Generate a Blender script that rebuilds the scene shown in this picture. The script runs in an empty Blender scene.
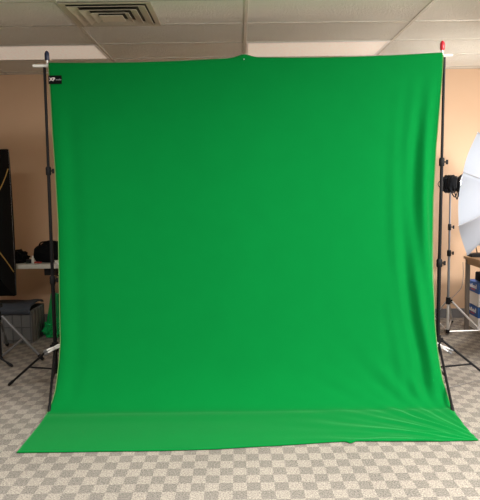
import bpy, bmesh, math, random
from mathutils import Vector, Matrix
random.seed(7)
PI = math.pi

# ------------------------------------------------------------------ camera
CAM_H, F = 1.43, 640.4
PITCH, YAW, ROLL = -0.09838, 0.001365, 0.01339
def _rot():
    cp, sp, cy, sy, cr, sr = math.cos(PITCH), math.sin(PITCH), math.cos(YAW), math.sin(YAW), math.cos(ROLL), math.sin(ROLL)
    Ry = Matrix(((cy, 0, sy), (0, 1, 0), (-sy, 0, cy))); Rx = Matrix(((1, 0, 0), (0, cp, -sp), (0, sp, cp))); Rz = Matrix(((cr, -sr, 0), (sr, cr, 0), (0, 0, 1)))
    return Ry @ Rx @ Rz
CM = _rot()                                     # columns: right, down, forward (in x right, y down, z forward)
def w(v): return Vector((v[0], v[2], -v[1]))
cx_, cy_, cz_ = (w(CM.col[i]) for i in range(3))
cam = bpy.data.cameras.new('camera'); camo = bpy.data.objects.new('camera', cam); bpy.context.scene.collection.objects.link(camo)
cam.sensor_fit = 'HORIZONTAL'; cam.sensor_width = 36; cam.lens = 36 * F / 480; cam.clip_start = 0.05
R4 = Matrix((cx_, -cy_, -cz_)).transposed().to_4x4()
camo.matrix_world = Matrix.Translation((0, 0, CAM_H)) @ R4
sc = bpy.context.scene; sc.camera = camo
sc.view_settings.view_transform = 'Standard'; sc.view_settings.look = 'None'; sc.view_settings.gamma = 1; sc.view_settings.use_curve_mapping = False
sc.view_settings.exposure = 0.48

# surveying helpers: sight lines of the photograph met with a depth or a height
def ray(px, py): return w(CM @ Vector(((px - 240) / F, (py - 250) / F, 1)))
def at(px, py, Y):
    d = ray(px, py); return Vector((0, 0, CAM_H)) + d * (Y / d.y)
def onz(px, py, z=0.0):
    d = ray(px, py); return Vector((0, 0, CAM_H)) + d * ((z - CAM_H) / d.z)
def proj(P):
    d = Vector(P) - Vector((0, 0, CAM_H)); z = d.dot(cz_); return 240 + F * d.dot(cx_) / z, 250 + F * d.dot(cy_) / z

# ------------------------------------------------------------------ world and lights
wd = bpy.data.worlds.new('world'); sc.world = wd; wd.use_nodes = True
wd.node_tree.nodes['Background'].inputs[0].default_value = (0.80, 0.90, 1.0, 1); wd.node_tree.nodes['Background'].inputs[1].default_value = 0.04
def area(name, loc, target, sx, sy, power, color):
    l = bpy.data.lights.new(name, 'AREA'); l.shape = 'RECTANGLE'; l.size = sx; l.size_y = sy; l.energy = power; l.color = color
    o = bpy.data.objects.new(name, l); sc.collection.objects.link(o); o.location = loc
    o.rotation_euler = (Vector(target) - Vector(loc)).to_track_quat('-Z', 'Y').to_euler(); return o
CEIL = CAM_H + 1.190
X0 = 0.069                                      # a main runner of the ceiling grid
WALL_Y = 6.78
area('window_daylight', (3.9, 1.9, 1.55), (0.9, 3.0, 1.75), 1.9, 1.6, 52, (0.97, 0.98, 1.0))
area('ceiling_lamp_light', (X0 + 0.61, 2.7, CEIL - 0.03), (X0 + 0.61, 2.7, 0), 1.16, 0.56, 8, (1.0, 0.97, 0.92))
area('ceiling_lamp_light', (X0 + 3.05, 2.85, CEIL - 0.05), (2.0, 4.0, 0), 1.16, 0.56, 195, (1.0, 0.97, 0.92))
area('ceiling_lamp_light', (X0 + 0.61, 1.8, CEIL - 0.03), (X0 + 0.61, 1.8, 0), 1.16, 0.56, 92, (1.0, 0.97, 0.92))
area('ceiling_lamp_light', (X0 - 1.83, 1.8, CEIL - 0.03), (X0 - 1.83, 1.8, 0), 1.16, 0.56, 66, (1.0, 0.97, 0.92))
STUDIO_POWER = 36

# ------------------------------------------------------------------ materials
def mat(name, col, rough=0.6, metal=0.0, var=0.0, vscale=20, bump=0.0, bscale=200, spec=0.5, trans=0.0):
    m = bpy.data.materials.new(name); m.use_nodes = True; nt = m.node_tree; b = nt.nodes['Principled BSDF']
    b.inputs['Base Color'].default_value = (*col, 1); b.inputs['Roughness'].default_value = rough; b.inputs['Metallic'].default_value = metal
    b.inputs['Specular IOR Level'].default_value = spec
    tc = nt.nodes.new('ShaderNodeTexCoord')
    n = nt.nodes.new('ShaderNodeTexNoise'); n.inputs['Scale'].default_value = vscale; n.inputs['Detail'].default_value = 4
    nt.links.new(tc.outputs['Object'], n.inputs['Vector'])
    mx = nt.nodes.new('ShaderNodeMix'); mx.data_type = 'RGBA'
    mx.inputs[6].default_value = (*[c * (1 - var) for c in col], 1); mx.inputs[7].default_value = (*[min(1, c * (1 + var)) for c in col], 1)
    nt.links.new(n.outputs['Fac'], mx.inputs[0]); nt.links.new(mx.outputs[2], b.inputs['Base Color'])
    if bump:
        n2 = nt.nodes.new('ShaderNodeTexNoise'); n2.inputs['Scale'].default_value = bscale; n2.inputs['Detail'].default_value = 3
        nt.links.new(tc.outputs['Object'], n2.inputs['Vector'])
        bp = nt.nodes.new('ShaderNodeBump'); bp.inputs['Strength'].default_value = bump; bp.inputs['Distance'].default_value = 0.01
        nt.links.new(n2.outputs['Fac'], bp.inputs['Height']); nt.links.new(bp.outputs['Normal'], b.inputs['Normal'])
    return m
def carpet_mat():
    m = bpy.data.materials.new('checked_carpet'); m.use_nodes = True; nt = m.node_tree; b = nt.nodes['Principled BSDF']; L = nt.links.new
    tc = nt.nodes.new('ShaderNodeTexCoord'); mp = nt.nodes.new('ShaderNodeMapping'); mp.inputs['Scale'].default_value = (1 / CHK_X, 1 / CHK_Y, 0); mp.inputs['Location'].default_value = (CHK_OX, CHK_OY, 0.5)
    nz = nt.nodes.new('ShaderNodeTexNoise'); nz.inputs['Scale'].default_value = 70; L(tc.outputs['Object'], nz.inputs['Vector'])
    ad = nt.nodes.new('ShaderNodeVectorMath'); ad.operation = 'SUBTRACT'; ad.inputs[1].default_value = (0.5, 0.5, 0.5); L(nz.outputs['Color'], ad.inputs[0])
    sl = nt.nodes.new('ShaderNodeVectorMath'); sl.operation = 'MULTIPLY'; sl.inputs[1].default_value = (0.010, 0.010, 0); L(ad.outputs[0], sl.inputs[0])
    a2 = nt.nodes.new('ShaderNodeVectorMath'); a2.operation = 'ADD'; L(tc.outputs['Object'], a2.inputs[0]); L(sl.outputs[0], a2.inputs[1])
    L(a2.outputs[0], mp.inputs['Vector'])
    ck = nt.nodes.new('ShaderNodeTexChecker'); ck.inputs['Scale'].default_value = 1; ck.inputs['Color1'].default_value = (0.268, 0.240, 0.208, 1); ck.inputs['Color2'].default_value = (0.180, 0.163, 0.145, 1)
    L(mp.outputs[0], ck.inputs['Vector'])
    n2 = nt.nodes.new('ShaderNodeTexNoise'); n2.inputs['Scale'].default_value = 130; n2.inputs['Detail'].default_value = 2; L(tc.outputs['Object'], n2.inputs['Vector'])
    n3 = nt.nodes.new('ShaderNodeTexNoise'); n3.inputs['Scale'].default_value = 2.5; n3.inputs['Detail'].default_value = 5; L(tc.outputs['Object'], n3.inputs['Vector'])
    mr = nt.nodes.new('ShaderNodeMapRange'); mr.inputs[1].default_value = 0.3; mr.inputs[2].default_value = 0.7; mr.inputs[3].default_value = 0.55; mr.inputs[4].default_value = 1.45; L(n2.outputs['Fac'], mr.inputs[0])
    mr3 = nt.nodes.new('ShaderNodeMapRange'); mr3.inputs[1].default_value = 0.3; mr3.inputs[2].default_value = 0.7; mr3.inputs[3].default_value = 0.94; mr3.inputs[4].default_value = 1.05; L(n3.outputs['Fac'], mr3.inputs[0])
    mu = nt.nodes.new('ShaderNodeMath'); mu.operation = 'MULTIPLY'; L(mr.outputs[0], mu.inputs[0]); L(mr3.outputs[0], mu.inputs[1])
    sc_ = nt.nodes.new('ShaderNodeVectorMath'); sc_.operation = 'SCALE'; L(ck.outputs['Color'], sc_.inputs[0]); L(mu.outputs[0], sc_.inputs['Scale'])
    L(sc_.outputs[0], b.inputs['Base Color']); b.inputs['Roughness'].default_value = 0.95; b.inputs['Specular IOR Level'].default_value = 0.1
    bp = nt.nodes.new('ShaderNodeBump'); bp.inputs['Strength'].default_value = 0.35; bp.inputs['Distance'].default_value = 0.004; L(n2.outputs['Fac'], bp.inputs['Height']); L(bp.outputs[0], b.inputs['Normal'])
    return m
CHK_X, CHK_Y, CHK_OX, CHK_OY = 0.067, 0.0835, 1.6728, 1.2714
def ceiling_mat():
    m = mat('ceiling_tile', (0.93, 0.90, 0.81), 0.95, var=0.05, vscale=3, spec=0.1)
    nt = m.node_tree; b = nt.nodes['Principled BSDF']; L = nt.links.new
    tc = nt.nodes['Texture Coordinate']; v = nt.nodes.new('ShaderNodeTexNoise'); v.inputs['Scale'].default_value = 55; v.inputs['Detail'].default_value = 5; v.inputs['Roughness'].default_value = 0.7
    L(tc.outputs['Object'], v.inputs['Vector'])
    bp = nt.nodes.new('ShaderNodeBump'); bp.inputs['Strength'].default_value = 1.0; bp.inputs['Distance'].default_value = 0.03; L(v.outputs['Fac'], bp.inputs['Height']); L(bp.outputs[0], b.inputs['Normal'])
    return m
def cloth_mat(name, col):
    m = mat(name, col, 0.88, var=0.05, vscale=6, bump=0.08, bscale=260, spec=0.03)
    b = m.node_tree.nodes['Principled BSDF']; b.inputs['Sheen Weight'].default_value = 0.45; b.inputs['Sheen Roughness'].default_value = 0.3
    b.inputs['Sheen Tint'].default_value = (0.5, 1, 0.6, 1)
    return m
def emit_mat(name, col, strength, base=(0.8, 0.8, 0.8)):
    m = mat(name, base, 0.4, var=0.02); b = m.node_tree.nodes['Principled BSDF']
    b.inputs['Emission Color'].default_value = (*col, 1); b.inputs['Emission Strength'].default_value = strength; return m
def lens_mat(name, col, strength, base):
    m = mat(name, base, 0.35, var=0.22, vscale=38); b = m.node_tree.nodes['Principled BSDF']
    b.inputs['Emission Color'].default_value = (*col, 1); b.inputs['Emission Strength'].default_value = strength; return m
def translucent_mat(name, col):
    m = bpy.data.materials.new(name); m.use_nodes = True; nt = m.node_tree; nt.nodes.remove(nt.nodes['Principled BSDF']); o = nt.nodes['Material Output']
    d = nt.nodes.new('ShaderNodeBsdfDiffuse'); t = nt.nodes.new('ShaderNodeBsdfTranslucent'); mx = nt.nodes.new('ShaderNodeMixShader')
    n = nt.nodes.new('ShaderNodeTexNoise'); n.inputs['Scale'].default_value = 9; tc = nt.nodes.new('ShaderNodeTexCoord'); nt.links.new(tc.outputs['Object'], n.inputs['Vector'])
    c = nt.nodes.new('ShaderNodeMix'); c.data_type = 'RGBA'; c.inputs[6].default_value = (*[k * .96 for k in col], 1); c.inputs[7].default_value = (*col, 1)
    nt.links.new(n.outputs['Fac'], c.inputs[0]); nt.links.new(c.outputs[2], d.inputs[0]); nt.links.new(c.outputs[2], t.inputs[0]); mx.inputs[0].default_value = 0.05
    nt.links.new(d.outputs[0], mx.inputs[1]); nt.links.new(t.outputs[0], mx.inputs[2]); nt.links.new(mx.outputs[0], o.inputs[0]); return m

M = dict(
    wall=mat('tan_paint', (0.57, 0.385, 0.255), 0.8, var=0.03, vscale=4, bump=0.12, bscale=90, spec=0.2),
    base=mat('grey_baseboard', (0.16, 0.155, 0.16), 0.6, var=0.05),
    ceil=ceiling_mat(), grid=mat('grid_metal', (0.56, 0.53, 0.46), 0.5, var=0.03), gridline=mat('grid_shadow_gap', (0.30, 0.28, 0.24), 0.7),
    carpet=carpet_mat(),
    green=cloth_mat('chroma_green_muslin', (0.001, 0.155, 0.028)),
    hem=mat('hem_binding', (0.10, 0.20, 0.06), 0.9, var=0.05),
    black=mat('black_metal', (0.006, 0.006, 0.007), 0.5, var=0.1, spec=0.2), blackp=mat('black_plastic', (0.007, 0.007, 0.008), 0.6, var=0.1, spec=0.2),
    blackf=mat('black_nylon', (0.004, 0.0045, 0.0055), 0.8, spec=0.1, var=0.2, bump=0.2, bscale=300),
    grey=mat('grey_metal', (0.16, 0.16, 0.165), 0.35, metal=0.3), silver=mat('silver_metal', (0.72, 0.72, 0.72), 0.3, metal=0.55, var=0.03),
    white=mat('white_enamel', (0.82, 0.81, 0.78), 0.4, var=0.03), vent=mat('vent_enamel', (0.50, 0.45, 0.35), 0.5, var=0.06, vscale=8), ventdark=mat('vent_throat_shade', (0.05, 0.045, 0.035), 0.8),
    navy=mat('navy_plastic', (0.012, 0.016, 0.05), 0.35), red=mat('red_plastic', (0.62, 0.02, 0.035), 0.35),
    gold=mat('gold_piping', (0.50, 0.30, 0.07), 0.45), lens=lens_mat('lamp_lens_glow', (1.0, 0.84, 0.70), 0.20, (0.82, 0.77, 0.71)),  # faint lens glow added for daylight reflected in the unlit ceiling lamps
    umb=translucent_mat('white_umbrella_nylon', (0.385, 0.425, 0.50)),
    seam=mat('seam_tape', (0.36, 0.37, 0.40), 0.8),
    tabletop=mat('pale_laminate', (0.62, 0.60, 0.54), 0.35, var=0.03), crate=mat('grey_canvas', (0.13, 0.133, 0.135), 0.85, var=0.15, bump=0.2, bscale=150),
    crateline=mat('crate_rib', (0.075, 0.075, 0.08), 0.8), blueg=mat('slate_fabric', (0.055, 0.065, 0.085), 0.8, var=0.15, bump=0.2),
    wood=mat('brown_laminate', (0.36, 0.22, 0.12), 0.45, var=0.12, vscale=14), desksteel=mat('desk_leg_metal', (0.13, 0.11, 0.095), 0.45),
    box=mat('white_card', (0.78, 0.78, 0.78), 0.8, var=0.03), blue=mat('blue_print', (0.015, 0.10, 0.36), 0.6, var=0.05), txt=mat('white_print', (0.8, 0.8, 0.8), 0.7), redp=mat('red_print', (0.45, 0.06, 0.05), 0.7),
    cord=mat('grey_cord', (0.16, 0.15, 0.14), 0.6), strip=mat('pale_strip', (0.52, 0.49, 0.44), 0.6), green2=cloth_mat('crumpled_green', (0.012, 0.33, 0.085)),
    tag=mat('black_tag', (0.004, 0.004, 0.0045), 0.8, spec=0.08), pink=mat('tag_print', (0.75, 0.66, 0.64), 0.7), greyp=mat('tag_small_print', (0.33, 0.33, 0.34), 0.7),
    bottle=mat('clear_white_plastic', (0.7, 0.68, 0.62), 0.3), bulb=emit_mat('lamp_bulb', (1.0, 0.93, 0.82), 12),
)

# ------------------------------------------------------------------ mesh helpers
def link(o): sc.collection.objects.link(o); return o
def obj(name, bm, m, parent=None, smooth=True, bevel=0.0):
    me = bpy.data.meshes.new(name); bmesh.ops.recalc_face_normals(bm, faces=bm.faces); bm.to_mesh(me); bm.free()
    for p in me.polygons: p.use_smooth = smooth
    me.materials.append(m); o = link(bpy.data.objects.new(name, me))
    if smooth: me.set_sharp_from_angle(angle=math.radians(40))
    if bevel:
        b = o.modifiers.new('bevel', 'BEVEL'); b.width = bevel; b.segments = 2; b.limit_method = 'ANGLE'
    if parent:
        o.parent = parent; inv = Matrix.Translation(-world_loc(parent)); me.transform(inv)
    return o
def world_loc(o):
    v = Vector(o.location); p = o.parent
    while p: v += p.location; p = p.parent
    return v
def tag(o, label, cat, group=None, kind=None):
    o['label'] = label; o['category'] = cat
    if group: o['group'] = group
    if kind: o['kind'] = kind
    return o
def thing(name, loc, label, cat, group=None):
    o = link(bpy.data.objects.new(name, None)); o.empty_display_size = 0.1; o.location = loc; return tag(o, label, cat, group)
def struct(name, bm, m, label=None, smooth=False):
    o = obj(name, bm, m, smooth=smooth); o['kind'] = 'structure'
    if label: o['label'] = label
    return o
def B(): return bmesh.new()
def box(bm, a, b):
    vs = [bm.verts.new((x, y, z)) for x in (a[0], b[0]) for y in (a[1], b[1]) for z in (a[2], b[2])]
    for f in ((0, 1, 3, 2), (4, 6, 7, 5), (0, 4, 5, 1), (2, 3, 7, 6), (0, 2, 6, 4), (1, 5, 7, 3)): bm.faces.new([vs[i] for i in f])
    return bm
def rbox(bm, c, size, ang=0.0, tilt=0.0):
    r = Matrix.Translation(c) @ Matrix.Rotation(ang, 4, 'Z') @ Matrix.Rotation(tilt, 4, 'Y')
    vs = [bm.verts.new(r @ Vector((x * size[0] / 2, y * size[1] / 2, z * size[2] / 2))) for x in (-1, 1) for y in (-1, 1) for z in (-1, 1)]
    for f in ((0, 1, 3, 2), (4, 6, 7, 5), (0, 4, 5, 1), (2, 3, 7, 6), (0, 2, 6, 4), (1, 5, 7, 3)): bm.faces.new([vs[i] for i in f])
    return bm
def tube(bm, pts, r, n=10, caps=True):
    pts = [Vector(p) for p in pts]; rs = r if isinstance(r, (list, tuple)) else [r] * len(pts); rings = []
    up = None
    for i, p in enumerate(pts):
        d = (pts[min(i + 1, len(pts) - 1)] - pts[max(i - 1, 0)]).normalized()
        if up is None: up = Vector((0, 0, 1)) if abs(d.z) < 0.9 else Vector((1, 0, 0))
        s = d.cross(up).normalized(); up = s.cross(d).normalized()
        rings.append([bm.verts.new(p + (s * math.cos(2 * PI * k / n) + up * math.sin(2 * PI * k / n)) * rs[i]) for k in range(n)])
    for a, b in zip(rings, rings[1:]):
        for k in range(n): bm.faces.new((a[k], a[(k + 1) % n], b[(k + 1) % n], b[k]))
    if caps: bm.faces.new(rings[0][::-1]); bm.faces.new(rings[-1])
    return bm
def spline(pts, n=8):
    pts = [Vector(p) for p in pts]; out = []
    for i in range(len(pts) - 1):
        p0, p1, p2, p3 = pts[max(i - 1, 0)], pts[i], pts[i + 1], pts[min(i + 2, len(pts) - 1)]
        for k in range(n):
            t = k / n; out.append(0.5 * (2 * p1 + (p2 - p0) * t + (2 * p0 - 5 * p1 + 4 * p2 - p3) * t * t + (3 * p1 - p0 - 3 * p2 + p3) * t ** 3))
    return out + [pts[-1]]
def lump(bm, c, rx, ry, rz, rough=0.18, freq=3.0, seed=0, sub=4, flat=0.0):
    """a soft irregular mass: a displaced ball whose underside is pressed flat at height flat above the ground it lies on"""
    from mathutils import noise
    r = bmesh.ops.create_icosphere(bm, subdivisions=sub, radius=1)
    for v in r['verts']:
        d = v.co.normalized(); k = 1 + rough * noise.noise(d * freq + Vector((seed, seed * 2.3, 0))) + rough * 0.6 * noise.noise(d * freq * 2.7 + Vector((0, seed, 5)))
        p = Vector((d.x * rx * k, d.y * ry * k, d.z * rz * k)) + Vector(c)
        if p.z < flat: p.z = flat + 0.001
        v.co = p
    return bm
def interp(tab, x):
    if x <= tab[0][0]: return tab[0][1]
    for (a, b), (c, d) in zip(tab, tab[1:]):
        if x <= c: return b + (d - b) * (x - a) / (c - a)
    return tab[-1][1]
def ease(t): t = max(0, min(1, t)); return t * t * (3 - 2 * t)

# ------------------------------------------------------------------ room shell
XL, XR, YF = -5.0, 4.0, -3.4
b = B(); box(b, (XL, YF, -0.1), (XR, WALL_Y + 0.1, 0)); struct('floor', b, M['carpet'], 'beige and taupe checked carpet floor')
b = B(); box(b, (XL, YF, CEIL), (XR, WALL_Y + 0.1, CEIL + 0.08)); struct('ceiling', b, M['ceil'], 'off-white textured drop ceiling tiles')
b = B(); box(b, (XL, WALL_Y, 0), (XR, WALL_Y + 0.1, CEIL)); struct('wall_back', b, M['wall'], 'plain tan painted back wall')
b = B(); box(b, (XL - 0.1, YF, 0), (XL, WALL_Y + 0.1, CEIL)); struct('wall_left', b, M['wall'])
b = B(); box(b, (XR, YF, 0), (XR + 0.1, WALL_Y + 0.1, CEIL)); struct('wall_right', b, M['wall'])
b = B(); box(b, (XL, WALL_Y - 0.012, 0), (XR, WALL_Y, 0.10)); struct('baseboard_back', b, M['base'], 'dark grey rubber baseboard along the back wall')
# ceiling grid: runners away from the camera and cross tees
ROWS = [4.2155 + 0.61 * i for i in range(-3, 5)]
k = 0
for i in range(-3, 4):
    k += 1; x = X0 + 1.22 * i
    if XL < x < XR:
        b = B(); box(b, (x - 0.012, YF, CEIL - 0.004), (x + 0.012, WALL_Y, CEIL + 0.01)); struct('trim_%d' % k, b, M['grid'])
for y in ROWS:
    if y < WALL_Y:
        k += 1; b = B(); box(b, (XL, y - 0.012, CEIL - 0.0035), (XR, y + 0.012, CEIL + 0.01)); struct('trim_%d' % k, b, M['grid'])
k += 1; b = B(); box(b, (XL, WALL_Y - 0.022, CEIL - 0.004), (XR, WALL_Y, CEIL + 0.01)); struct('trim_%d' % k, b, M['grid'])

# recessed lamps of the far row and the air vent
def troffer(x0, x1, y0, y1, label):
    c = Vector(((x0 + x1) / 2, (y0 + y1) / 2, CEIL))
    t = thing('ceiling_light', c, label, 'light', 'recessed ceiling lights')
    g = 0.02; h = CEIL - 0.006
    b = B()
    for a, d in (((x0 + .012, y0 + .012), (x1 - .012, y0 + .012 + g)), ((x0 + .012, y1 - .012 - g), (x1 - .012, y1 - .012)), ((x0 + .012, y0 + .012 + g), (x0 + .012 + g, y1 - .012 - g)), ((x1 - .012 - g, y0 + .012 + g), (x1 - .012, y1 - .012 - g))):
        box(b, (a[0], a[1], h), (d[0], d[1], CEIL + 0.01))
    obj('frame', b, M['white'], t, smooth=False)
    # prismatic lens: a sheet of small ridges
    b = B(); nx, ny = 60, 30; xa, xb, ya, yb = x0 + .032, x1 - .032, y0 + .032, y1 - .032
    vs = [[b.verts.new((xa + (xb - xa) * i / nx, ya + (yb - ya) * j / ny, CEIL - 0.003 - 0.002 * ((i + j) % 2))) for j in range(ny + 1)] for i in range(nx + 1)]
    for i in range(nx):
        for j in range(ny): b.faces.new((vs[i][j], vs[i + 1][j], vs[i + 1][j + 1], vs[i][j + 1]))
    obj('lens', b, M['lens'], t, smooth=False)
    return t
troffer(X0 - 2.44, X0 - 1.22, ROWS[5], ROWS[6], 'recessed rectangular ceiling light near the left wall above the blue-capped stand')
troffer(X0, X0 + 1.22, ROWS[5], ROWS[6], 'recessed rectangular ceiling light over the right half of the green backdrop')
vx0, vx1, vy0, vy1 = X0 - 1.22 + .012, X0 - .61 - .004, ROWS[3] + .012, ROWS[4] - .012
vc = Vector(((vx0 + vx1) / 2, (vy0 + vy1) / 2, CEIL))
t = thing('air_vent', vc, 'square stepped air vent set into the ceiling tiles at upper left', 'vent')
def ring(bm, s0, z0, s1, z1, th=0.004):
    vs = []
    for s, z in ((s0, z0), (s1, z1), (s1, z1 + th), (s0, z0 + th)):
        vs.append([bm.verts.new((vc.x + sx * s, vc.y + sy * s, z)) for sx, sy in ((-1, -1), (1, -1), (1, 1), (-1, 1))])
    for a in range(4):
        A, C = vs[a], vs[(a + 1) % 4]
        for q in range(4): bm.faces.new((A[q], A[(q + 1) % 4], C[(q + 1) % 4], C[q]))
H = (vx1 - vx0) / 2
b = B(); ring(b, H, CEIL - 0.012, H - 0.035, CEIL - 0.010); obj('frame', b, M['vent'], t, smooth=False)
b = B(); box(b, (vc.x - H + .03, vc.y - H + .03, CEIL - 0.003), (vc.x + H - .03, vc.y + H - .03, CEIL - 0.001)); obj('throat_shade', b, M['ventdark'], t, smooth=False)  # flat dark sheet, painting the shade up inside the vent
for s0, z0, s1, z1 in ((H - 0.045, CEIL - 0.022, H - 0.098, CEIL - 0.006), (H - 0.108, CEIL - 0.028, H - 0.158, CEIL - 0.010), (H - 0.170, CEIL - 0.032, H - 0.205, CEIL - 0.016)):
    b = B(); ring(b, s0, z0, s1, z1); obj('louvre', b, M['vent'], t, smooth=False)
b = B(); box(b, (vc.x - .078, vc.y - .078, CEIL - 0.036), (vc.x + .078, vc.y + .078, CEIL - 0.030)); obj('centre_plate', b, M['vent'], t, smooth=False)

# ------------------------------------------------------------------ backdrop stands
SY = 4.45                                        # distance of the stands and the crossbar
LXS, RXS = at(55, 340, SY).x, at(437.6, 340, SY).x
BZL, BZR = at(40, 65.7, SY), at(449, 55.2, SY)
def bz(x):                                        # the bar droops a little between the stands and its middle joint
    t = (x - BZL.x) / (BZR.x - BZL.x); return BZL.z + (BZR.z - BZL.z) * t - .014 * abs(math.sin(2 * PI * min(1, max(0, t))))
BAR_Z = bz(0.05)
def tripod(name, label, cat, base, top, feet, hub_z, low_z, collars, rs, mats, group=None, leg_r=0.0085, brace_at=0.53, cap=None, leg_mat=None, lock_side=1, lean=0.0, cap_in=0.0, low_mat=None):
    bx, by = base; px_ = lambda z: bx + lean * max(0.0, (z - hub_z) / (top - hub_z)); t = thing(name, (bx, by, 0), label, cat, group)
    pm, cmat = mats; lm = leg_mat or pm
    secs = [max(0.03, low_z - 0.03)] + ([hub_z] if low_mat else []) + collars + [top]
    if low_mat: rs = [rs[0]] + list(rs)
    for i, (za, zb) in enumerate(zip(secs, secs[1:])):
        b = B(); tube(b, [(px_(za), by, za), (px_(zb), by, zb)], rs[i], 14); obj('pole_section', b, low_mat if low_mat and i == 0 else pm, t)
    for i, z in enumerate(collars):
        b = B(); cx = px_(z); tube(b, [(cx, by, z - .03), (cx, by, z - .022), (cx, by, z + .022), (cx, by, z + .03)], [rs[i - len(collars) - 1] + .003, rs[i - len(collars) - 1] + .007, rs[i - len(collars) - 1] + .007, rs[i - len(collars)] + .003], 14)
        c = obj('lock_collar', b, cmat, t)
        b = B(); tube(b, [(cx, by, z), (cx + lock_side * .030, by - .006, z)], .005, 8); tube(b, [(cx + lock_side * .026, by - .006, z - .016), (cx + lock_side * .040, by - .008, z - .016)], .001, 8); rbox(b, (cx + lock_side * .034, by - .007, z), (.014, .010, .030))
        obj('knob', b, cmat, c)
    b = B(); tube(b, [(bx, by, hub_z - .03), (bx, by, hub_z + .035)], rs[0] + .010, 14)
    for fx, fy in feet:
        d = Vector((fx - bx, fy - by, 0)).normalized(); rbox(b, (bx + d.x * .024, by + d.y * .024, hub_z), (.028, .018, .03), math.atan2(d.y, d.x))
    obj('leg_hub', b, cmat, t)
    b = B(); tube(b, [(bx, by, low_z - .018), (bx, by, low_z + .018)], rs[0] + .007, 14); obj('brace_ring', b, cmat, t)
    for fx, fy in feet:
        d = Vector((fx - bx, fy - by, 0)).normalized(); a = Vector((bx, by, hub_z)) + d * .03; f = Vector((fx, fy, leg_r + .004))
        b = B(); tube(b, [a, f], leg_r, 12); lg = obj('leg', b, lm, t)
        e = (f - a).normalized(); b = B(); tube(b, [f - e * .05, f - e * .012, f + e * .004], [leg_r + .0025, leg_r + .0035, leg_r], 12); obj('foot_cap', b, M['blackp'], lg)
        j = a + (f - a) * brace_at; b = B(); tube(b, [Vector((bx, by, low_z)) + d * .015, j], leg_r * .8, 8); obj('brace', b, lm, t)
    if cap:
        b = B(); tx = px_(top) - lock_side * cap_in; tube(b, [(tx, by, top), (tx, by, bz(tx) + .05)], .007, 12); obj('spigot', b, M['white'], t)
        b = B(); z = bz(tx) + .036; tube(b, [(tx, by, z), (tx, by, z + .006), (tx, by, z + .044), (tx, by, z + .056), (tx, by, z + .062)], [.013, .016, .016, .011, .004], 16); obj('end_cap', b, cap, t)
    return t
fl, fl2 = onz(9, 385, .01), onz(49, 413, .01)
tripod('backdrop_stand', 'black tripod backdrop stand topped by a navy blue cap, left of the green cloth', 'stand', (LXS, SY), bz(LXS) - .012,
       [(fl.x, fl.y), (fl2.x, fl2.y), (LXS + .34, SY + .26)], at(55, 347, SY).z, at(55, 369, SY).z,
       [at(55, 280, SY).z, at(51, 171, SY).z], [.0135, .0115, .0095], (M['black'], M['blackp']), 'backdrop stands', cap=M['navy'], lean=.007, cap_in=-.020)
fr = onz(453, 412, .01)
tripod('backdrop_stand', 'black tripod backdrop stand topped by a red cap, right of the green cloth', 'stand', (RXS, SY), bz(RXS) - .012,
       [(RXS + .42, SY - .05), (fr.x, fr.y), (RXS - .28, SY + .34)], at(437, 340, SY).z, at(437, 367, SY).z,
       [at(438, 263, SY).z, at(443, 162, SY).z], [.0135, .0115, .0095], (M['black'], M['blackp']), 'backdrop stands', cap=M['red'], lean=.012, cap_in=.014)
# crossbar with its joint in the middle
xa, xb = at(33, 66, SY).x, at(452.5, 54, SY).x
t = thing('crossbar', (0.05, SY, BAR_Z), 'thin white crossbar whose ends stick out past both backdrop stands', 'bar')
mid = at(244, 60, SY).x
b = B(); tube(b, [(xa, SY, bz(xa)), *[(xa + (mid - xa) * q / 10, SY, bz(xa + (mid - xa) * q / 10)) for q in range(1, 10)], (mid, SY, BAR_Z + .006)], .0105, 14); obj('bar_section', b, M['white'], t)
b = B(); tube(b, [(mid, SY, BAR_Z + .006), *[(mid + (xb - mid) * q / 10, SY, bz(mid + (xb - mid) * q / 10)) for q in range(1, 11)]], .0095, 14); obj('bar_section', b, M['white'], t)
b = B(); tube(b, [(mid - .03, SY, BAR_Z + .006), (mid + .03, SY, BAR_Z + .006)], .013, 14); obj('joint_sleeve', b, M['silver'], t)
b = B(); tube(b, [(mid, SY - .012, BAR_Z + .006), (mid, SY - .033, BAR_Z + .002)], [.005, .004], 10); obj('joint_pin', b, M['silver'], t)

# ------------------------------------------------------------------ green cloth
L_EDGE = [(62, 48.5), (80, 50), (100, 51.2), (130, 52.8), (169, 55.6), (221, 58.6), (260, 59.2), (300, 60), (342, 60.8), (360, 59.5), (380, 57.2), (391, 55.5), (400, 53), (410, 49), (420, 43.5), (435, 31), (445, 22.5), (452, 16.5)]
R_EDGE = [(50, 443.2), (75, 442), (100, 440), (150, 436), (200, 434), (280, 433.6), (320, 434.6), (345, 437), (353, 438), (370, 440), (382, 442), (395, 446.3), (405, 450), (418, 457.5), (428, 466), (434, 472), (440, 478.5)]
HEM = [(16, 452.5), (60, 452), (100, 451.3), (160, 450.6), (215, 449), (250, 446.8), (285, 445), (330, 442), (345, 441.3), (351, 443.2), (356, 441), (390, 441), (440, 441), (478, 440.2)]
CREASE_Y = 3.93
def profile(t):
    """hang of the cloth from the bar to the floor, t 0..1 -> (depth, height)"""
    P = [(SY - .022, BAR_Z), (SY - .03, .85), (4.24, .05), (CREASE_Y, .010)]; s = 1 - t
    c = [s ** 3, 3 * s * s * t, 3 * s * t * t, t ** 3]
    return sum(c[i] * P[i][0] for i in range(4)), sum(c[i] * P[i][1] for i in range(4))
NU, NV, NF = 260, 160, 60
def edge_x(y, z, tab, left):
    x = -1.3 if left else 1.35
    for _ in range(6):
        px, py = proj((x, y, z)); x += (interp(tab, py) - px) / F * y * 0.99
    return x
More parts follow.
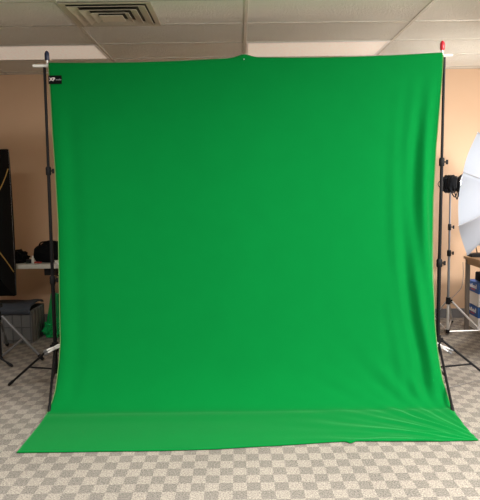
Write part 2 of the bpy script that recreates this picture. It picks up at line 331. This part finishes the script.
hem_pts = [onz(interp([(0, 16.5), (1, 478.5)], i / NU), interp(HEM, interp([(0, 16.5), (1, 478.5)], i / NU)), .006) for i in range(NU + 1)]
from mathutils import noise as nz
rows = []
for j in range(NV + NF + 1):
    row = []
    if j <= NV:
        y, z = profile(j / NV); lx, rx = edge_x(y, z, L_EDGE, True), edge_x(y, z, R_EDGE, False)
    else:
        q = (j - NV) / NF
    for i in range(NU + 1):
        u = i / NU
        if j <= NV: p = Vector((lx + (rx - lx) * u, y, z))
        else:
            hp = hem_pts[i]; yy = CREASE_Y + (hp.y - CREASE_Y) * q
            l2, r2 = edge_x(yy, .006, L_EDGE, True), edge_x(yy, .006, R_EDGE, False)
            p = Vector((l2 + (r2 - l2) * u, yy, .010 - .004 * q)); p.x = p.x * (1 - q ** 4) + hp.x * q ** 4
        p.z += (bz(p.x) - BAR_Z) * p.z / BAR_Z; row.append(p)
    rows.append(row)
def folds(u, v, p):
    """height of the wrinkles above the smooth cloth"""
    hang = ease(v / .15) * ease((0.98 - v) / .2) if v < .98 else 0
    d = 0.0
    d += .010 * hang * nz.noise(Vector((u * 4.5, v * 1.2, 3)))
    e = ease((u - .84) / .16); d += hang * e * (.022 * math.sin(u * 84 + 2.2 * math.sin(v * 4)) * ease((v - .02) / .25) + .011 * math.sin(u * 150 - v * 6 + 2 * math.sin(v * 7)))
    e = ease((.10 - u) / .1); d += hang * e * .006 * math.sin(u * 90)
    # folds fanning out of the front right corner and up to the clamp
    ax, ay = (1.36 - p.x), (p.y - 3.42) * 1.0 + p.z * .9
    r = math.hypot(ax, ay)
    if r > 1e-4:
        a = math.atan2(ay, ax); fall = math.exp(-(r / .72) ** 2) * ease(r / .28)
        d += (0.55 + 1.35 * min(1, p.z / .12)) * fall * (.011 * math.sin(a * 23 + 3 * nz.noise(Vector((r * 3, a * 2, 0)))) + .006 * math.sin(a * 47 + 1 + 4 * r)) * ease((a + .02) / .12)
    # a shallow roll of slack just where the cloth reaches the carpet
    d += .006 * math.exp(-((v - 1.03) / .05) ** 2) * (1 + nz.noise(Vector((u * 5, 0, 1))))
    return d
b = B(); vs = []
for j, row in enumerate(rows):
    v = j / NV; line = []
    for i, p in enumerate(row):
        pj, pk = rows[max(j - 1, 0)][i], rows[min(j + 1, NV + NF)][i]
        n = Vector((0, (pk - pj).z, -(pk - pj).y)).normalized()
        if n.y > 0 and abs(n.y) > abs(n.z): n = -n
        if n.z < 0 and abs(n.z) > abs(n.y): n = -n
        q = p + n * folds(i / NU, v, p)
        if j == NV + NF: q.z = .005
        q.z = max(q.z, .005); line.append(b.verts.new(q))
    vs.append(line)
# the pole pocket: the cloth goes over the bar and a hand's width down behind it
pocket = []
for k in range(1, 9):
    a = PI * k / 8; pocket.append([b.verts.new((p.co.x, SY - .022 * math.cos(a), p.co.z + .020 * math.sin(a) + .02 * math.exp(-((p.co.x - mid) / .06) ** 2) * math.sin(a))) for p in vs[0]])
pocket.append([b.verts.new((p.co.x, SY + .016, p.co.z - .09)) for p in vs[0]])
grid = pocket[::-1] + vs
for A, C in zip(grid, grid[1:]):
    for i in range(NU): b.faces.new((A[i], A[i + 1], C[i + 1], C[i]))
left_line = [l[0].co.copy() for l in vs]; right_line = [l[-1].co.copy() for l in vs]
cloth = obj('backdrop_cloth', b, M['green']); cloth.data.set_sharp_from_angle(angle=PI)
tag(cloth, 'big chroma green backdrop cloth hanging from the crossbar and sweeping onto the carpet', 'backdrop')
s = cloth.modifiers.new('thickness', 'SOLIDIFY'); s.thickness = .0025; s.offset = 0
def binding(line, sgn, wd, stop):
    b = B(); r = []
    for p in line[:stop]: r.append([b.verts.new(p + Vector((x, y, 0))) for x, y in ((0, -.003), (sgn * wd, -.003), (sgn * wd, .003), (0, .003))])
    for A, C in zip(r, r[1:]):
        for q in range(4): b.faces.new((A[q], A[(q + 1) % 4], C[(q + 1) % 4], C[q]))
    b.faces.new(r[0]); b.faces.new(r[-1][::-1]); return b
o = obj('hem_binding', binding(left_line, -1, .004, NV), M['hem'], cloth); o['label'] = 'pale olive binding down the left edge'
o = obj('hem_binding', binding(right_line, 1, .005, NV), M['hem'], cloth); o['label'] = 'pale olive binding down the right edge'
# sewn-on black tag with its print
def text_bm(s, size, loc, fat=0.0):
    c = bpy.data.curves.new('t', 'FONT'); c.body = s; c.size = size; c.extrude = .0004; c.offset = fat
    o = bpy.data.objects.new('t', c); link(o); dg = bpy.context.evaluated_depsgraph_get(); me = bpy.data.meshes.new_from_object(o.evaluated_get(dg))
    b = B(); b.from_mesh(me); bpy.data.objects.remove(o); bpy.data.meshes.remove(me)
    bmesh.ops.transform(b, matrix=Matrix.Translation(loc) @ Matrix.Rotation(PI / 2, 4, 'X'), verts=b.verts); return b
TY = SY - .034
ta, tb = at(48.2, 75.5, TY), at(61.8, 83.8, TY)
b = B(); box(b, (ta.x, TY, tb.z), (tb.x, TY + .003, ta.z)); tg = obj('brand_tag', b, M['tag'], cloth, smooth=False, bevel=.001)
tg['label'] = 'small black sewn label with pale print'
hgt = ta.z - tb.z
obj('print', text_bm('XP', hgt * .56, (ta.x + .007, TY - .0006, tb.z + hgt * .36), .0006), M['pink'], tg, smooth=False)
obj('print', text_bm('studio', hgt * .27, (ta.x + .050, TY - .0006, tb.z + hgt * .42)), M['greyp'], tg, smooth=False)

# spring clamps pinching the cloth edge to the stands
def clamp(c, direction, label, pale):
    t = thing('spring_clamp', c, label, 'clamp', 'spring clamps'); d = Vector(direction).normalized(); s = Vector((0, 0, 1)).cross(d).normalized(); up = d.cross(s)
    for q in (-1, 1):
        b = B(); tube(b, [c - d * .062 + up * q * .003, c - d * .03 + up * q * .007, c + up * q * .004, c + d * .035 + up * q * .008, c + d * .075 + up * q * .010], [.006, .008, .008, .0075, .0065], 8); obj('jaw', b, pale, t)
        b = B(); tube(b, [c + d * .055 + up * q * .009, c + d * .082 + up * q * .0105], [.0095, .0085], 8); obj('grip', b, M['grey'], t)
    b = B(); tube(b, [c - s * .013, c + s * .013], .011, 12); obj('spring', b, M['silver'], t)
clamp(at(441.5, 346.5, SY - .055), (.8, -.1, -.42), 'silver spring clamp holding the right edge of the green cloth to the red-capped stand', M['silver'])
clamp(at(54.5, 348, SY - .055), (-.8, .05, -.38), 'pale spring clamp holding the left edge of the green cloth to the blue-capped stand', M['white'])

# ------------------------------------------------------------------ studio lamp with umbrella (right)
LY = onz(446, 335).y
lx = at(449, 260, LY).x; head = at(450, 184, LY)
f1, f2, f3 = onz(485, 336.5), onz(431, 320), onz(452, 323)
tripod('light_stand', 'slim silver tripod light stand carrying the lamp, between cloth and desk', 'stand', (lx, LY), head.z - .055,
       [(f1.x, f1.y), (f2.x, f2.y), (f3.x, f3.y)], at(448, 301, LY).z, .036,
       [at(450, 253, LY).z, at(452, 227, LY).z], [.0125, .0095, .008], (M['grey'], M['blackp']), leg_r=.0095, brace_at=.86, leg_mat=M['silver'], low_mat=M['silver'])
ux = Vector((.805, -.585, -.09)).normalized()            # shaft of the umbrella, from the lamp to its apex
uc = at(478.5, 192, LY - .05)
hx = Vector((ux.x, ux.y, 0)).normalized()
t = thing('studio_lamp', (lx, LY, head.z - .055), 'black studio lamp head with looped cable on the silver stand, facing the umbrella', 'lamp')
hc = Vector((lx + .025, LY, head.z))
b = B(); tube(b, [hc - hx * .10, hc - hx * .09, hc - hx * .03, hc + hx * .03, hc + hx * .05], [.05, .068, .072, .072, .06], 20); obj('housing', b, M['blackp'], t)
for q in range(4):
    b = B(); c = hc - hx * (.065 - .022 * q); tube(b, [c - hx * .004, c + hx * .004], .085, 20); obj('cooling_fin', b, M['blackp'], t)
b = B(); tube(b, [hc + hx * .05, hc + hx * .06, hc + hx * .095], [.062, .075, .098], 20, caps=False); o = obj('reflector', b, M['black'], t); so = o.modifiers.new('thickness', 'SOLIDIFY'); so.thickness = .003
b = B(); r = bmesh.ops.create_uvsphere(b, u_segments=16, v_segments=10, radius=.026); bmesh.ops.translate(b, vec=hc + hx * .075, verts=b.verts); obj('bulb', b, M['bulb'], t)
b = B(); tube(b, [(lx, LY, head.z - .07), (lx, LY, head.z - .045)], .018, 14); rbox(b, (lx, LY, head.z - .05), (.05, .03, .03), .3); obj('tilt_bracket', b, M['black'], t)
b = B(); tube(b, [(lx, LY - .01, head.z - .06), (lx - .01, LY - .06, head.z - .062)], [.006, .012], 10); obj('tilt_knob', b, M['blackp'], t)
b = B(); n = 28; tube(b, spline([hc + Vector((-.06, -.03, .055)), hc + Vector((-.12, -.05, .045)), hc + Vector((-.155, -.05, 0)), hc + Vector((-.12, -.05, -.045)), hc + Vector((-.05, -.04, -.055))]), .004, 8); obj('cable', b, M['blackp'], t)
for q in range(3):
    b = B(); tube(b, spline([hc + Vector((-.05 + .04 * q, -.055, .01)), hc + Vector((-.045 + .035 * q, -.07, -.06)), hc + Vector((-.005 + .02 * q, -.07, -.12 - .02 * (q % 2))), hc + Vector((.02 + .012 * q, -.06, -.07)), hc + Vector((.03 + .012 * q, -.05, -.01))]), .005, 8); obj('cable', b, M['blackp'], t)
# umbrella
R_U, D_U = .60, .24
t = thing('photo_umbrella', uc, 'white photographic umbrella glowing at the right edge, tipped towards the black lamp', 'umbrella')
e1 = (Vector((0, 0, 1)) - ux * ux.z).normalized(); e2 = e1.cross(ux).normalized()      # e1 up, e2 leftwards/near
if e2.dot(Vector((1, 0, 0))) > 0: e2 = -e2
PH0 = math.radians(28)
def upt(rr, a):
    m = (a - PH0) % (PI / 4) - PI / 8; sc_ = 1 - rr ** 2 * (.155 * (1 - (abs(m) / (PI / 8)) ** 2)); d = D_U * (1 - (rr * .97) ** 2) - .035 * rr * (1 - (abs(m) / (PI / 8)) ** 2)
    return uc + ux * d + (e1 * math.cos(a) + e2 * math.sin(a)) * R_U * rr * sc_
b = B(); NA, NR = 96, 20
ctr = b.verts.new(upt(0, 0)); rr = [[b.verts.new(upt((j + 1) / NR, PH0 + 2 * PI * i / NA)) for i in range(NA)] for j in range(NR)]
for i in range(NA): b.faces.new((ctr, rr[0][i], rr[0][(i + 1) % NA]))
for A, C in zip(rr, rr[1:]):
    for i in range(NA): b.faces.new((A[i], A[(i + 1) % NA], C[(i + 1) % NA], C[i]))
cn = obj('canopy', b, M['umb'], t); cn.data.set_sharp_from_angle(angle=PI)
for q in range(8):
    a = PH0 + q * PI / 4; b = B(); tube(b, [upt(j / 10, a) - ux * .006 for j in range(0, 11)] , .0028, 8)
    rb = obj('rib', b, M['silver'], t)
    b = B(); tube(b, [upt(j / 10, a) + ux * .002 for j in range(0, 11)], .0035, 6); obj('seam', b, M['seam'], cn)
    b = B(); tube(b, [uc + ux * (D_U - .20), upt(.5, a) - ux * .009], .002, 6); obj('stretcher', b, M['silver'], rb)
b = B(); tube(b, [uc + ux * (D_U + .05), hc + Vector((0, 0, -.052)) - ux * .1], .0045, 10); obj('shaft', b, M['silver'], t)
b = B(); tube(b, [uc + ux * (D_U + .0), uc + ux * (D_U + .06)], [.009, .005], 10); obj('tip', b, M['blackp'], t)
l = bpy.data.lights.new('studio_bulb_light', 'POINT'); l.energy = STUDIO_POWER; l.color = (1.0, .95, .88); l.shadow_soft_size = .05
o = link(bpy.data.objects.new('studio_bulb_light', l)); o.location = hc + hx * .14

# ------------------------------------------------------------------ desk, router and cartons (right)
DZ = .74
dc = onz(463.4, 255.5, DZ); DX, DYB = dc.x, min(dc.y, WALL_Y - .06)
DX = dc.x * DYB / dc.y
t = thing('desk', (DX + .4, DYB - .8, 0), 'brown wood-topped desk with dark metal legs at the right edge', 'desk')
b = B(); box(b, (DX, DYB - 1.6, DZ - .03), (DX + .8, DYB, DZ)); obj('tabletop', b, M['wood'], t, smooth=False, bevel=.003)
b = B(); box(b, (DX + .02, DYB - 1.55, DZ - .075), (DX + .05, DYB - .05, DZ - .03)); box(b, (DX + .05, DYB - .05, DZ - .075), (DX + .75, DYB - .03, DZ - .03)); obj('apron', b, M['wood'], t, smooth=False)
for xx in (DX + .015, DX + .75):
    for yy in (DYB - .055, DYB - 1.57):
        b = B(); box(b, (xx, yy, 0), (xx + .035, yy + .04, DZ - .03)); obj('leg', b, M['desksteel'], t, smooth=False, bevel=.003)
rc = Vector((at(476, 255, DYB - .10).x, DYB - .10, DZ))
t = thing('router', rc, 'small black router with two upright antennas on the brown desk', 'router')
b = B(); box(b, (rc.x - .07, rc.y - .06, DZ), (rc.x + .14, rc.y + .06, DZ + .032)); obj('case', b, M['blackp'], t, smooth=False, bevel=.006)
for xx in (-.062, .035):
    b = B(); tube(b, [(rc.x + xx, rc.y + .06, DZ + .02), (rc.x + xx - .008, rc.y + .065, DZ + .06), (rc.x + xx + (-.022 if xx > -.05 else .004), rc.y + .065, DZ + .15)], [.006, .005, .004], 8); obj('antenna', b, M['blackp'], t)
def carton(z, label):
    xa, ya, yb = at(478.6, 300, 6.12).x, 6.12, 6.42
    t = thing('carton', (xa + .22, (ya + yb) / 2, z), label, 'box', 'cartons under the desk')
    hgt = .232; b = B(); box(b, (xa, ya, z), (xa + .44, yb, z + hgt * .62)); obj('body', b, M['box'], t, smooth=False, bevel=.002)
    b = B(); box(b, (xa - .004, ya - .004, z + hgt * .55), (xa + .444, yb + .004, z + hgt)); ld = obj('lid', b, M['blue'], t, smooth=False, bevel=.002)
    b = B(); zz = z + hgt * .73                                 # unreadable pale lettering on the side of the lid
    y0 = ya + .05
    for q in range(7):
        hh = (.045, .026, .03, .026, .04, .026, .03)[q]; box(b, (xa - .0055, y0 + q * .028, zz), (xa - .004, y0 + q * .028 + .018, zz + hh))
    obj('lettering', b, M['txt'], ld, smooth=False)
    b = B(); box(b, (xa - .0055, ya + .09, zz - .018), (xa - .004, ya + .20, zz - .008)); obj('underline', b, M['redp'], ld, smooth=False)
    return xa, ya, yb
carton(0, 'white carton with a blue lid on the carpet, lower one under the desk')
xa, ya, yb = carton(.236, 'white carton with a blue lid, upper one of the stack under the desk')
t = thing('camera_case', (xa + .14, 6.25, .472), 'small black case on top of the blue-lidded cartons', 'case')
b = B(); box(b, (xa + .035, 6.17, .472), (xa + .24, 6.33, .56)); obj('body', b, M['blackf'], t, smooth=False, bevel=.012)
b = B(); tube(b, spline([(xa + .08, 6.25, .558), (xa + .09, 6.25, .585), (xa + .18, 6.25, .585), (xa + .19, 6.25, .558)]), .006, 8); obj('handle', b, M['blackp'], t)
# power cord and the seam line in the carpet
b = B(); tube(b, spline([at(463, 262, 6.45), at(463.2, 276, 6.46), at(461.5, 287, 6.3), at(456, 294, 6.1), at(450.5, 299, LY - .03)]), .0035, 8)
tag(obj('power_cord', b, M['cord']), 'thin grey cord hanging from the desk edge to the silver stand', 'cord')
b = B(); tube(b, spline([onz(444, 388.5, .004), onz(456, 386, .004), onz(470, 382.5, .004), onz(490, 378, .004)]), .0035, 8)  # thin tube added to stand for a seam between carpet tiles
tag(obj('floor_line', b, M['cord']), 'thin grey line standing for a seam in the carpet right of the red-capped stand', 'cord')

# ------------------------------------------------------------------ left: softbox lamp, table, crate, green bundle
hubL = (-1.5, 316.5); g1, g2, g3 = onz(43, 361), onz(7.5, 347), onz(-45, 352)
SBY = g1.y + .02; sx = at(-1, 330, SBY).x
tripod('softbox_stand', 'black tripod stand with a greyish leg under the black softbox at the left edge', 'stand', (sx, SBY), at(0, 240, SBY).z,
       [(g1.x, g1.y), (g2.x, g2.y), (g3.x, g3.y)], at(0, 316, SBY).z, at(0, 356, SBY).z, [at(0, 305, SBY).z], [.014, .0115], (M['black'], M['blackp']), leg_mat=M['grey'], brace_at=.52, leg_r=.012)
p, q = onz(12.5, 367.5), onz(-25, 340)
tripod('light_stand', 'black tripod stand at the left edge with only one splayed leg showing', 'stand', (p.x - .5, p.y + .05), 1.1,
       [(p.x, p.y), (p.x - .65, p.y - .25), (p.x - .6, p.y + .55)], .32, .16, [.7], [.014, .011], (M['black'], M['blackp']))
# softbox seen from behind: rim away from us, seams with gold piping running to the ring
c = [at(6.5, 149, SBY + .52), at(14.5, 296, SBY + .52)]
rimx = c[0].x; zt, zb = c[0].z, c[1].z; Wd = .38
t = thing('softbox', (rimx - Wd / 2, SBY + .1, (zt + zb) / 2 - .05), 'tall black softbox with gold piped seams at the left edge', 'softbox')
tr, br_ = Vector((rimx, SBY + .52, zt)), Vector((c[1].x, SBY + .52, zb)); tl, bl = tr - Vector((Wd, .05, 0)), br_ - Vector((Wd, .05, 0))
rc = (tr + br_ + tl + bl) / 4 - Vector((0, .42, 0)) + Vector((0, 0, .01)); rr_ = .07
inner = [rc + Vector((sx_ * .03, 0, sz_ * rr_)) for sx_, sz_ in ((1, 1), (1, -1), (-1, -1), (-1, 1))]; outer = [tr, br_, bl, tl]
b = B(); NS = 14; rings = []
for s_ in range(NS + 1):
    f = s_ / NS; bul = .09 * math.sin(PI * f); ln = []
    for a in range(4):
        for h_ in range(12):
            g = h_ / 12; o_ = outer[a].lerp(outer[(a + 1) % 4], g); i_ = inner[a].lerp(inner[(a + 1) % 4], g); p_ = i_.lerp(o_, f)
            p_ += (p_ - rc).normalized() * bul * .08 - Vector((0, bul * .8, 0)) + Vector((0, .03 * math.sin(PI * g) * f, 0)); ln.append(b.verts.new(p_))
    rings.append(ln)
for A, C in zip(rings, rings[1:]):
    for i in range(48): b.faces.new((A[i], A[(i + 1) % 48], C[(i + 1) % 48], C[i]))
def sv(a, s_):
    f = s_ / NS; g = (3.6 - 2.0 * f ** 3) if a % 2 == 0 else -(5.2 - 3.2 * f); i0 = math.floor(g); k0 = (12 * a + i0) % 48; k1 = (k0 + 1) % 48
    return rings[s_][k0].co.lerp(rings[s_][k1].co, g - i0)
seams = [[sv(a, s_) for s_ in range(NS + 1)] for a in range(4)]
lip = [b.verts.new(v.co + Vector((0, .06, 0))) for v in rings[-1]]
for i in range(48): b.faces.new((rings[-1][i], rings[-1][(i + 1) % 48], lip[(i + 1) % 48], lip[i]))
sh = obj('shell', b, M['blackf'], t)
for sm in seams:
    b = B(); tube(b, [p_ - Vector((0, .004, 0)) for p_ in sm], .005, 8); obj('piping', b, M['gold'], t)
b = B(); fv = [b.verts.new(v) for v in (tr + Vector((0, .05, 0)), br_ + Vector((0, .05, 0)), bl + Vector((0, .05, 0)), tl + Vector((0, .05, 0)))]; b.faces.new(fv); bmesh.ops.subdivide_edges(b, edges=b.edges[:], cuts=4, use_grid_fill=True)
o = obj('diffuser', b, M['white'], t); s = o.modifiers.new('thickness', 'SOLIDIFY'); s.thickness = .003
b = B(); tube(b, [rc + Vector((0, .01, 0)), rc - Vector((0, .05, 0))], [.07, .05], 20); obj('lamp_housing', b, M['blackp'], t)

# folding table
TZ = .735
te = onz(35, 264.5, TZ); TYN = te.y; TYF = min(TYN + .62, WALL_Y - .05)
t = thing('folding_table', (-2.2, (TYN + TYF) / 2, 0), 'pale folding table against the back wall left of the green backdrop', 'table')
b = B(); box(b, (-3.1, TYN, TZ - .042), (-1.28, TYF, TZ)); obj('tabletop', b, M['tabletop'], t, smooth=False, bevel=.006)
for xx in (-2.95, -1.42):
    for yy in (TYN + .08, TYF - .08):
        b = B(); tube(b, [(xx, yy, 0), (xx, yy, TZ - .042)], .0125, 12); obj('leg', b, M['grey'], t)
pb = at(52, 276, TYN + .12)
b = B(); box(b, (pb.x - .05, TYN + .05, TZ - .11), (pb.x + .05, TYN + .20, TZ - .042)); tube(b, [(pb.x + .02, TYN + .12, TZ - .10), (-1.42, TYN + .12, TZ - .30)], .007, 8); obj('leg_bracket', b, M['black'], t, smooth=False)
# things on the table
p = at(50, 262, TYN + .22); b = B(); lump(b, (p.x + .03, TYN + .24, TZ + .075), .19, .14, .125, .08, 2.2, 3, flat=TZ)
t = thing('camera_bag', (p.x + .03, TYN + .24, TZ), 'bulky black camera bag on the pale table beside the backdrop stand', 'bag'); obj('body', b, M['blackf'], t)
b = B(); tube(b, spline([(p.x - .08, TYN + .16, TZ + .16), (p.x - .05, TYN + .15, TZ + .195), (p.x + .05, TYN + .15, TZ + .195), (p.x + .09, TYN + .16, TZ + .16)]), .007, 8); obj('strap', b, M['blackf'], t)
p = at(18, 257, TYN + .2); b = B(); lump(b, (p.x, TYN + .2, TZ + .04), .10, .12, .075, .35, 3, 8, flat=TZ)
tag(obj('cable_pile', b, M['blackf']), 'low black heap of cables on the pale table behind the softbox', 'cables')
p = at(29, 260, TYN + .12); b = B(); rbox(b, (p.x, TYN + .12, TZ + .0175), (.055, .06, .035), .3); t = obj('battery_case', b, M['blackp'], bevel=.005); tag(t, 'small flat black case between the cables and the bottle on the pale table', 'case')
p = at(32.8, 258, TYN + .1); b = B(); tube(b, [(p.x, TYN + .1, TZ), (p.x, TYN + .1, TZ + .045), (p.x, TYN + .1, TZ + .058)], [.014, .014, .007], 14)
t = thing('bottle', (p.x, TYN + .1, TZ), 'tiny white bottle on the pale table beside the black bag', 'bottle'); obj('body', b, M['bottle'], t)
b = B(); tube(b, [(p.x, TYN + .1, TZ + .056), (p.x, TYN + .1, TZ + .072)], .008, 12); obj('cap', b, M['white'], t)
p = at(37.5, 262, TYN + .06); b = B(); tube(b, spline([(p.x - .03, TYN + .07, TZ + .008), (p.x - .01, TYN + .05, TZ + .014), (p.x + .015, TYN + .075, TZ + .008), (p.x + .035, TYN + .055, TZ + .012)]), .007, 8)
tag(obj('red_cord', b, M['redp']), 'short red cord on the pale table in front of the black bag', 'cord')
p = at(56.5, 260, TYN + .05); b = B(); rbox(b, (p.x, TYN + .05, TZ + .016), (.035, .03, .032), .2)
tag(obj('lens_cap_box', b, M['bottle'], bevel=.003), 'tiny cream box on the pale table right of the stand pole', 'box')
# grey collapsible crate with a slate cover
cr = onz(32.5, 343.5, 0); CH = at(32, 311, cr.y).z; cx0, cx1, cy0, cy1 = cr.x - .52, cr.x, cr.y, cr.y + .40
t = thing('storage_crate', ((cx0 + cx1) / 2, (cy0 + cy1) / 2, 0), 'grey canvas storage crate on the carpet under the pale table', 'crate')
b = B(); box(b, (cx0, cy0, 0), (cx1, cy0 + .015, CH)); box(b, (cx0, cy1 - .015, 0), (cx1, cy1, CH)); box(b, (cx0, cy0 + .015, 0), (cx0 + .015, cy1 - .015, CH)); box(b, (cx1 - .015, cy0 + .015, 0), (cx1, cy1 - .015, CH)); box(b, (cx0 + .015, cy0 + .015, 0), (cx1 - .015, cy1 - .015, .01)); obj('body', b, M['crate'], t, smooth=False)
b = B()
for q in range(7):
    xx = cx0 + .01 + (cx1 - cx0 - .02) * q / 6; box(b, (xx - .005, cy0 - .004, .01), (xx + .005, cy0, CH - .01))
for zz in (.03, CH * .5, CH - .03): box(b, (cx0, cy0 - .0045, zz - .005), (cx1, cy0, zz + .005))
for q in range(5):
    yy = cy0 + .02 + (cy1 - cy0 - .04) * q / 4; box(b, (cx1, yy - .005, .01), (cx1 + .004, yy + .005, CH - .01))
obj('ribs', b, M['crateline'], t, smooth=False)
b = B(); NXC = 24; lines = []
for i in range(NXC + 1):
    u = i / NXC; x = cx0 - .02 + (cx1 - cx0 + .012) * u; ln = []
    for k_, (yy, zz) in enumerate(((cy0 - .012, -.03), (cy0 - .012, .012), (cy0 + .03, .038), (cy0 + .2, .048), (cy1 - .03, .036), (cy1 + .01, .012))):
        ln.append(b.verts.new((x, yy, CH + zz + .012 * nz.noise(Vector((u * 5, k_, 2))))))
    lines.append(ln)
for A, C in zip(lines, lines[1:]):
    for k_ in range(5): b.faces.new((A[k_], A[k_ + 1], C[k_ + 1], C[k_]))
o = obj('folded_cover', b, M['blueg']); s = o.modifiers.new('thickness', 'SOLIDIFY'); s.thickness = .008; s.offset = 1
tag(o, 'slate blue fabric cover draped over the top of the grey crate', 'cover')
# crumpled green cloth
gb = onz(47, 338, 0); b = B()
lump(b, (gb.x + .065, gb.y + .12, .06), .115, .14, .10, .35, 3.2, 4, sub=5, flat=.001); 
NXC = 30; lines = []
for i in range(NXC + 1):
    u = i / NXC; ln = []
    for k_ in range(16):
        f = k_ / 15; z = .04 + .36 * f; wd_ = .12 - .05 * f
        ln.append(b.verts.new((gb.x + .06 + (u - .5) * 2 * wd_, gb.y + .14 + .035 * math.sin(u * 17 + f * 2) * (1 - .3 * f) + .05 * f, z)))
    lines.append(ln)
for A, C in zip(lines, lines[1:]):
    for k_ in range(15): b.faces.new((A[k_], A[k_ + 1], C[k_ + 1], C[k_]))
back = [[b.verts.new(v.co + Vector((0, .05, 0))) for v in ln] for ln in lines]
for A, C in zip(back, back[1:]):
    for k_ in range(15): b.faces.new((A[k_], C[k_], C[k_ + 1], A[k_ + 1]))
for e in (0, NXC):
    for k_ in range(15): b.faces.new((lines[e][k_], lines[e][k_ + 1], back[e][k_ + 1], back[e][k_]))
for i in range(NXC):
    for k_ in (0, 15): b.faces.new((lines[i][k_], lines[i + 1][k_], back[i + 1][k_], back[i][k_]))
tag(obj('green_fabric_bundle', b, M['green2']), 'crumpled dark green cloth bundle between the grey crate and backdrop', 'cloth')
